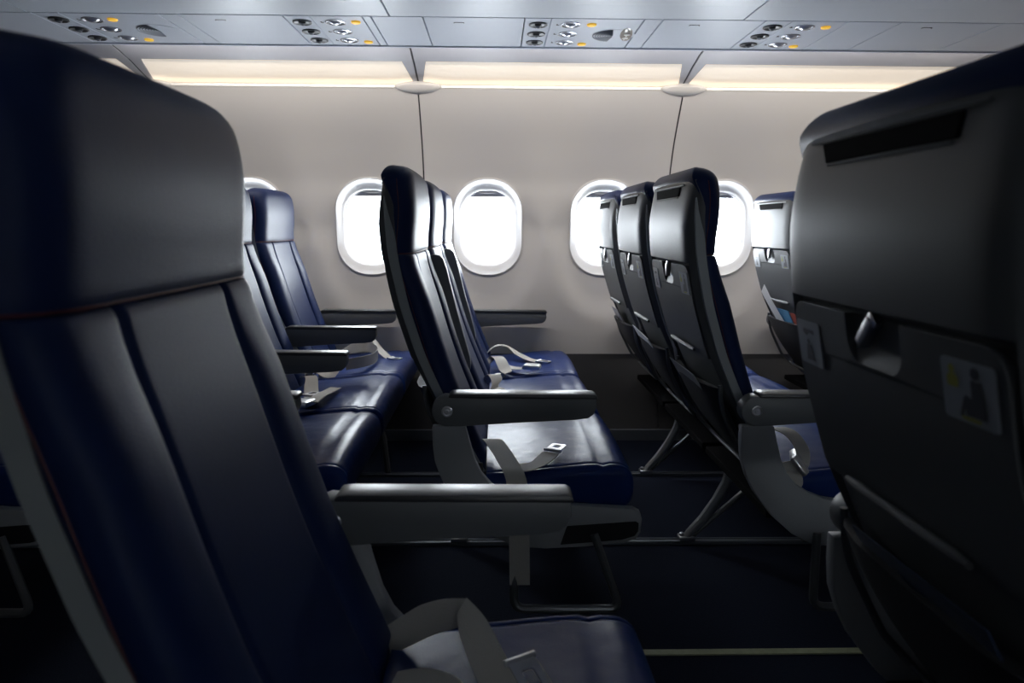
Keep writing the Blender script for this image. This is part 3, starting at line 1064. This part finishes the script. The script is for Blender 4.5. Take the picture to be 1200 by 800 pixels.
def side_panel(seat, sy):
    y0, y1 = sorted((sy * 0.276, sy * 0.301))
    o = put('side_panel', ('jp', sy), lambda: MB().prism_xz(JP, y0, y1), 'jpanel', seat, bevel=0.0035, bseg=2, bangle=55)
    yo = sy * 0.3015
    ins = [(0.155, 0.243), (0.30, 0.2545), (0.332, 0.264), (0.340, 0.276), (0.341, 0.296), (0.334, 0.301), (0.17, 0.290)]
    put('kick_insert', ('ins', sy), lambda: MB().prism_xz(ins, *sorted((sy * 0.295, sy * 0.3018))), 'black', o, smooth=0)
    return o


def aisle_frame(seat, sy, foot_y):
    # baggage bar loop hanging under the aisle side
    pts = arc_pts([(0.05, sy * 0.30, 0.27), (0.043, sy * 0.32, 0.09), (0.299, sy * 0.32, 0.088), (0.235, sy * 0.30, 0.27)], 5, 0.03)
    put('baggage_bar', ('bagbar', sy), lambda: MB().tube(pts, 0.0105, 10), 'darkmetal', seat)
    put('baggage_bar', ('bagbar2', sy), lambda: MB().tube(arc_pts([(0.06, sy * 0.2, 0.205), (0.18, sy * 0.2, 0.20), (0.205, sy * 0.2, 0.22), (0.215, sy * 0.2, 0.29)], 4, 0.03), 0.006, 8), 'darkmetal', seat)


def leg_set(seat, y):
    # sleek bowed rear leg, foot on the seat track, and a straight brace
    rings = []
    path = [(0.016, 0.42, 0.020), (0.022, 0.34, 0.019), (0.022, 0.27, 0.018), (0.005, 0.20, 0.017), (-0.025, 0.14, 0.016), (-0.065, 0.08, 0.015), (-0.105, 0.034, 0.013), (-0.118, 0.014, 0.012)]
    def mk():
        R = []
        for i, (x, z, r) in enumerate(path):
            a = path[max(i - 1, 0)]; b = path[min(i + 1, len(path) - 1)]
            d = Vector((b[0] - a[0], 0, b[1] - a[1])).normalized()
            nrm = Vector((d.z, 0, -d.x))
            ring = []
            for k in range(10):
                t = 2 * math.pi * k / 10
                ring.append(Vector((x, 0, z)) + nrm * (r * math.cos(t)) + Vector((0, 0.014 * math.sin(t), 0)))
            R.append(ring)
        return MB().rings(R)
    L = put('leg', ('leg',), mk, 'legmetal', seat, loc=(0, y, 0))
    put('leg_brace', ('brace',), lambda: MB().tube([(-0.10, 0, 0.02), (0.20, 0, 0.30)], 0.009, 8), 'darkmetal', L)
    put('leg_foot', ('foot',), lambda: MB().box((-0.115, 0, 0.018), (0.05, 0.036, 0.014)).lathe([(0.008, 0.024), (0.008, 0.034), (0, 0.036)], (-0.13, 0, 0), n=10), 'metal', L, bevel=0.003)
    put('leg', ('fleg',), lambda: MB().tube([(0.20, 0, 0.31), (0.245, 0, 0.16), (0.26, 0, 0.015)], 0.012, 8), 'darkmetal', seat, loc=(0, y, 0))


def slot_outline():
    return [(-0.128, 1.089), (0.132, 1.089), (0.112, 1.066), (-0.128, 1.066)]


def seat(xr, yc, aisle, label, group=None, arms=(), j=None, legs=(), latch_turn=0):
    """aisle: -1 when the aisle lies towards -y, +1 towards +y"""
    S = tag(empty('passenger_seat', (xr, yc, 0)), label, 'seat', group)
    back = put('back_shell', ('shell',), mk_shell, 'shell', S, smooth=50)
    for sy in (-1, 1):
        put('side_trim', ('trim', sy), lambda: mk_trim(sy), 'trim', back, smooth=40)
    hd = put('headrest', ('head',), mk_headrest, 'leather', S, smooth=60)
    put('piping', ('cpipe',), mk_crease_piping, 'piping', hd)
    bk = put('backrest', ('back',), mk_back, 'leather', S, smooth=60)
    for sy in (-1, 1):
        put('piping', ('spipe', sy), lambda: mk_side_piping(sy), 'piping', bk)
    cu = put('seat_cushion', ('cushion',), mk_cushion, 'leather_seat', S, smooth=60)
    # dark pan and beams under the cushion
    put('seat_pan', ('pan',), lambda: MB().box((0.12, 0, 0.300), (0.36, 0.52, 0.022)), 'slot', S, smooth=0, bevel=0.004)
    for xx, zz in ((0.03, 0.275), (0.21, 0.275)):
        put('seat_beam', ('beam', xx), lambda: MB().tube([(xx, -0.275, zz), (xx, 0.275, zz)], 0.02, 12), 'darkmetal', S)
    # literature slot as a dark panel on the shell, recess shade in its colour
    put('coat_slot', ('slot',), lambda: bent_panel(slot_outline(), 0.0032, 0.006, step=0.006), 'slot', back)
    put('slot_rim', ('slotrim',), lambda: MB().tube([on_back(y, 1.0925, 0.003) for y in np.linspace(-0.16, 0.16, 9)], 0.0022, 6).tube(
        [on_back(y, 1.0635, 0.002) for y in np.linspace(-0.122, 0.105, 7)], 0.0016, 6), 'shell', back)
    # tray table
    tr = put('tray_table', ('tray',), lambda: bent_panel(tray_outline(), TOFF, 0.012), 'tray', S)
    put('latch_recess', ('rec',), lambda: MB().rings([[(REAR(z) - o_ + 0.004 * (y / SW) ** 2, y, z) for y in (-0.053, -0.02, 0.02, 0.053)] for z, o_ in ((0.846, TOFF - 0.001), (0.852, 0.0075), (0.860, 0.003), (0.872, 0.0008), (0.90, 0.0005))], False, False), 'tray', tr)
    put('tray_latch', ('tl',), lambda: MB().box((0, 0, -0.012), (0.012, 0.015, 0.034)).box((0.001, 0, 0.006), (0.010, 0.020, 0.009)), 'metal', tr, bevel=0.002,
        loc=(REAR(0.893) - 0.006, 0.004, 0.893), rot=(math.radians(latch_turn), 0, 0))
    put('placard', ('pv', aisle), lambda: mk_placard_vest(-0.153), ('placard', 'ink', 'olive'), tr, smooth=0)
    put('placard', ('ps', aisle), lambda: mk_placard_small(0.160), ('placard', 'ink'), tr, smooth=0)
    put('tray_hinge_bar', ('tlip',), mk_tray_lip, 'shell', tr)
    pk = put('seat_pocket', ('pock',), mk_pocket, 'pocket', S, smooth=60)
    put('pocket_frame', ('pfr',), mk_pocket_frame, 'darkmetal', pk)
    for sy, upf in arms:
        armrest(S, sy * 0.278, upf, cap=-1 if yc > 0 else -1)
    if j:
        side_panel(S, j)
        aisle_frame(S, j, 0)
    for ly in legs:
        leg_set(S, ly)
    return S


YC = [0.696 + 0.555 * k for k in range(3)]
ROWS = {}
G = 'navy leather passenger seats'
# row Z .. D across the aisle
ROWS['Z0'] = seat(-1.39, YC[0], -1, 'navy aisle seat at the back, mostly hidden behind the dark seat across the aisle', G, [(-1, False)], -1, [0.234])
ROWS['Z1'] = seat(-1.39, YC[1], -1, 'navy middle seat of the aftmost row, beside its aisle seat', G, [(-1, False), (1, False)])
ROWS['Z2'] = seat(-1.39, YC[2], -1, 'navy window seat of the aftmost row, behind the seat with the coiled belt', G, [(1, False)], None, [-0.246])
ROWS['A0'] = seat(-0.69, YC[0], -1, 'navy aisle seat of the row with all armrests lowered, mostly hidden', G, [(-1, False), (1, False)], -1, [0.234])
ROWS['A1'] = seat(-0.69, YC[1], -1, 'navy middle seat with flat belt buckle, armrests lowered on both sides', G, [(1, False)])
ROWS['A2'] = seat(-0.69, YC[2], -1, 'bright blue-lit window seat with coiled belt beside lowered armrests', G, [(1, False)], None, [-0.246])
ROWS['B0'] = seat(0.0, YC[0], -1, 'navy aisle seat seen from its front, belt draped over cushion edge, aisle armrest lowered', G, [(-1, False), (1, True)], -1, [0.234])
ROWS['B1'] = seat(0.0, YC[1], -1, 'navy middle seat between two raised armrests, belt bunched at its back', G, [(1, True)])
ROWS['B2'] = seat(0.0, YC[2], -1, 'navy window seat with white belt buckle lying on its cushion', G, [(1, False)], None, [-0.246])
ROWS['C0'] = seat(0.722, YC[0], -1, 'navy aisle seat showing grey shell and tray table, belt at grey curved side panel', G, [(-1, False), (1, True)], -1, [0.234])
ROWS['C1'] = seat(0.722, YC[1], -1, 'navy middle seat showing its grey back with magazines in the pocket', G, [(1, True)])
ROWS['C2'] = seat(0.722, YC[2], -1, 'navy window seat showing its grey back against the bright window, pale card in pocket', G, [(1, False)], None, [-0.246])
ROWS['D0'] = seat(1.415, YC[0], -1, 'navy aisle seat in front of the row with the grey curved side panel', G, [(-1, False), (1, False)], -1, [0.234])
ROWS['D1'] = seat(1.415, YC[1], -1, 'navy middle seat ahead, beside the seat with white paper in its pocket', G, [(1, False)])
ROWS['D2'] = seat(1.415, YC[2], -1, 'navy window seat with pale silver back and white paper in its pocket', G, [(1, False)], None, [-0.246])
YN = -0.49
ROWS['L'] = seat(-0.123, YN, 1, 'large dark navy seat across the aisle from the window rows, red piping on its front', G, [(1, False)], 1, [0.0])
ROWS['R'] = seat(0.655, YN, 1, 'large dark grey seat back across the aisle from the window rows, placards on tray', G, [(1, False)], 1, [0.0], latch_turn=38)


# ------------------------------------------------------------------ seat belts (parts of their seats, placed in seat space)
def belt(key, pts, wids, buckle=None, tongue=None):
    S = ROWS[key]
    off = Vector(S.location) + Vector((0, 0, 0.019))     # belts lie on the cushion top
    b = put('seat_belt', None, lambda: MB().ribbon([Vector(p) - off for p in pts], wids), 'belt', S, smooth=50)
    if buckle:
        c, ang, tl = buckle

        def mkb():
            mb = MB()
            mb.prism_xz([(-0.034, -0.008), (0.034, -0.008), (0.036, 0.002), (0.030, 0.009), (-0.026, 0.010), (-0.036, 0.002)], -0.026, 0.026)
            return mb
        q = put('buckle', ('buckle',), mkb, 'chrome', b, loc=Vector(c) - off, rot=(tl, 0, ang), bevel=0.003)
    if tongue:
        c, ang, tl = tongue

        def mkt():
            mb = MB()
            P = rrect(0.026, 0.019, 0.006, 4)
            I = rrect(0.013, 0.009, 0.004, 4)
            n = len(P)
            for zz in (0,):
                vs = [(u - 0.004, v, -0.0015) for u, v in P] + [(u, v, -0.0015) for u, v in I] + [(u - 0.004, v, 0.0015) for u, v in P] + [(u, v, 0.0015) for u, v in I]
                fs = []
                for i in range(n):
                    k = (i + 1) % n
                    fs += [(i, k, n + k, n + i), (2 * n + i, 3 * n + i, 3 * n + k, 2 * n + k), (i, 2 * n + i, 2 * n + k, k), (n + i, n + k, 3 * n + k, 3 * n + i)]
                mb.add(vs, fs)
            mb.tube([(-0.03, -0.022, 0), (-0.03, 0.022, 0)], 0.0045, 8)
            return mb
        put('buckle_tongue', ('tongue',), mkt, 'chrome', b, loc=Vector(c) - off, rot=(0, tl, ang))
    return b


X_ = (0.024, 0, 0)
Y_ = (0, 0.022, 0)
# row B aisle seat: one half falls over the cushion side, the other lies with its tongue
belt('B0', [(-0.035, 0.60, 0.455), (-0.01, 0.55, 0.475), (0.012, 0.49, 0.466), (0.032, 0.43, 0.452), (0.045, 0.387, 0.438), (0.052, 0.378, 0.40), (0.056, 0.376, 0.29), (0.058, 0.376, 0.17)],
     [X_] * 8)
belt('B0', [(0.05, 0.42, 0.4445), (0.085, 0.425, 0.446), (0.115, 0.455, 0.452), (0.138, 0.50, 0.456)], [(0.006, 0.021, 0.002), (0, 0.022, 0.002), (-0.016, 0.015, 0), (-0.02, 0.006, 0)],
     tongue=((0.155, 0.532, 0.461), math.radians(65), 0))
put('belt_anchor', None, lambda: MB().box((-0.045, -0.235, 0.40), (0.03, 0.012, 0.05)), 'black', ROWS['B0'], bevel=0.003)
# row B middle seat: bunched webbing near the back
belt('B1', [(-0.04, 1.33, 0.45), (-0.01, 1.29, 0.490), (0.005, 1.24, 0.478), (-0.005, 1.20, 0.455), (0.015, 1.15, 0.447), (0.035, 1.10, 0.45)],
     [(0.018, 0.01, 0), (0.02, 0.006, 0), (0.018, 0.008, 0.006), (0.015, 0, 0.014), (0.02, 0.008, 0), (0.02, 0.01, 0)])
belt('B1', [(-0.035, 1.12, 0.45), (0.005, 1.13, 0.475), (0.04, 1.12, 0.462), (0.06, 1.09, 0.450)], [(0.004, 0.02, 0)] * 4)
# row B window seat
belt('B2', [(-0.05, 1.66, 0.445), (-0.01, 1.72, 0.475), (0.015, 1.66, 0.480), (0.035, 1.58, 0.456), (0.05, 1.52, 0.450)], [(0.02, 0.008, 0.004), (0.02, 0.012, 0), (0.022, 0.004, 0), (0.02, 0, 0.008), (0.014, 0.01, 0.004)])
belt('B2', [(0.045, 1.66, 0.448), (0.075, 1.60, 0.452), (0.105, 1.575, 0.455)], [(0.01, 0.02, 0)] * 3, buckle=((0.142, 1.56, 0.466), math.radians(-12), 0))
belt('B2', [(-0.045, 1.93, 0.45), (0.0, 1.92, 0.488), (0.05, 1.90, 0.490), (0.10, 1.83, 0.466), (0.15, 1.76, 0.455), (0.185, 1.73, 0.453)], [(0, 0.022, 0)] * 3 + [(0.012, 0.018, 0)] * 3,
     tongue=((0.205, 1.715, 0.458), math.radians(-30), 0))
# row A middle seat: flat buckle and tail
belt('A1', [(-0.70, 1.40, 0.46), (-0.66, 1.32, 0.475), (-0.635, 1.22, 0.458), (-0.605, 1.10, 0.452), (-0.590, 1.03, 0.454)], [(0.02, 0.01, 0), (0.02, 0.006, 0), X_, X_, X_], buckle=((-0.60, 0.985, 0.462), math.radians(75), 0))
belt('A1', [(-0.575, 0.99, 0.464), (-0.565, 1.06, 0.470), (-0.557, 1.15, 0.463), (-0.553, 1.23, 0.456)], [(0.02, -0.004, 0)] * 4, tongue=((-0.60, 1.10, 0.466), math.radians(70), 0))
belt('A1', [(-0.73, 1.47, 0.45), (-0.68, 1.45, 0.48), (-0.63, 1.43, 0.462), (-0.60, 1.47, 0.455)], [(0.005, 0.02, 0.008)] * 4)
# row A window seat: upright coil, then tail with tongue
belt('A2', [(-0.585, 1.56, 0.475), (-0.535, 1.60, 0.476), (-0.497, 1.69, 0.476), (-0.50, 1.79, 0.486), (-0.55, 1.83, 0.500), (-0.60, 1.79, 0.500), (-0.635, 1.73, 0.49), (-0.66, 1.70, 0.47)],
     [(0, 0, 0.022)] * 4 + [(0.0, 0.006, 0.021)] * 2 + [(0.004, 0.012, 0.015)] * 2)
belt('A2', [(-0.70, 1.94, 0.46), (-0.62, 1.93, 0.52), (-0.55, 1.91, 0.53), (-0.50, 1.86, 0.48), (-0.46, 1.82, 0.456), (-0.44, 1.80, 0.452)], [(0, 0.022, 0)] * 3 + [(0.012, 0.018, 0)] * 3,
     tongue=((-0.42, 1.79, 0.457), math.radians(-25), 0))
# row C aisle seat
belt('C0', [(0.665, 0.60, 0.45), (0.70, 0.56, 0.50), (0.735, 0.51, 0.505), (0.75, 0.46, 0.475), (0.735, 0.435, 0.445), (0.715, 0.42, 0.43)], [X_, X_, (0.02, 0.01, 0), (0.02, 0.01, 0), X_, X_])
belt('C0', [(0.70, 0.43, 0.455), (0.715, 0.425, 0.43), (0.72, 0.42, 0.40), (0.71, 0.415, 0.385)], [(0.02, 0, 0.004)] * 4, buckle=((0.732, 0.433, 0.452), math.radians(70), 0.9))
# near seat: arched strap
belt('L', [(-0.150, -0.285, 0.435), (-0.125, -0.29, 0.452), (-0.095, -0.30, 0.474), (-0.062, -0.315, 0.492), (-0.042, -0.325, 0.500)],
     [(-0.004, 0.010, 0.016), (-0.006, 0.008, 0.018), (-0.008, 0.006, 0.019), (-0.006, 0.010, 0.016), (0.004, 0.016, 0.010)])
belt('L', [(-0.045, -0.318, 0.505), (-0.030, -0.345, 0.492), (-0.010, -0.39, 0.473), (0.012, -0.44, 0.457), (0.035, -0.49, 0.450), (0.055, -0.54, 0.449)],
     [(0.006, 0.010, 0.006), (0.017, 0.010, 0.004), (0.021, 0.008, 0.002), (0.022, 0.008, 0), (0.022, 0.008, 0), (0.022, 0.008, 0)],
     tongue=((0.045, -0.415, 0.463), math.radians(-60), 0.35))
belt('L', [(-0.13, -0.40, 0.445), (-0.09, -0.42, 0.462), (-0.05, -0.44, 0.460), (-0.03, -0.48, 0.450)], [(0.006, 0.021, 0.004)] * 4)


# ------------------------------------------------------------------ things kept in the seat pockets
def leaflet(name, key, y0, y1, z0, z1, off0, off1, m, label, cat, tilt=0.0, thick=0.003, group='reading matter in the seat pockets'):
    S = ROWS[key]
    lx, ly, _ = S.location
    P = []
    c, s = math.cos(tilt), math.sin(tilt)
    cy, cz = (y0 + y1) / 2, (z0 + z1) / 2
    R = []
    nz = 8
    for k in range(nz + 1):
        t = k / nz
        zl = z0 + (z1 - z0) * t
        row = []
        for yl in (y0, y1):
            yy = cy + (yl - cy) * c - (zl - cz) * s
            zz = cz + (yl - cy) * s + (zl - cz) * c
            row.append((yy, zz))
        o = off0 + (off1 - off0) * t
        (ya, za), (yb, zb) = row
        R.append([(lx + REAR(za) - o, ly + ya, za), (lx + REAR(zb) - o, ly + yb, zb), (lx + REAR(zb) - o + thick, ly + yb, zb), (lx + REAR(za) - o + thick, ly + ya, za)])
    return tag(put(name, None, lambda: MB().rings(R), m, None, smooth=40), label, cat, group)


leaflet('paper_bag', 'D2', 0.012, 0.078, 0.555, 0.745, 0.034, 0.034, 'paper', 'white folded paper bag leaning out of the silver seat back pocket', 'paper bag', tilt=math.radians(-32))
leaflet('safety_card', 'D2', -0.16, -0.02, 0.47, 0.645, 0.012, 0.020, 'redprint', 'red printed card beside the white paper bag in the pocket', 'card')
leaflet('safety_card', 'D2', -0.10, 0.07, 0.47, 0.652, 0.0165, 0.0255, 'blueprint', 'pale blue printed card behind the white paper bag', 'card')
leaflet('safety_card', 'C2', 0.0, 0.15, 0.47, 0.645, 0.016, 0.026, 'card', 'pale grey card in the pocket of the seat against the window', 'card')
leaflet('magazine', 'C1', -0.11, 0.13, 0.45, 0.632, 0.016, 0.044, 'paper', 'grey magazine with curled pages in the middle seat pocket', 'magazine', tilt=math.radians(4))
leaflet('magazine', 'C0', -0.12, 0.14, 0.44, 0.618, 0.016, 0.046, 'card', 'grey magazine in the pocket of the aisle seat with curved side panel', 'magazine')
leaflet('magazine', 'R', -0.14, 0.12, 0.44, 0.625, 0.016, 0.032, 'navycard', 'dark blue magazine in the pocket of the large near seat back', 'magazine', tilt=math.radians(-2))
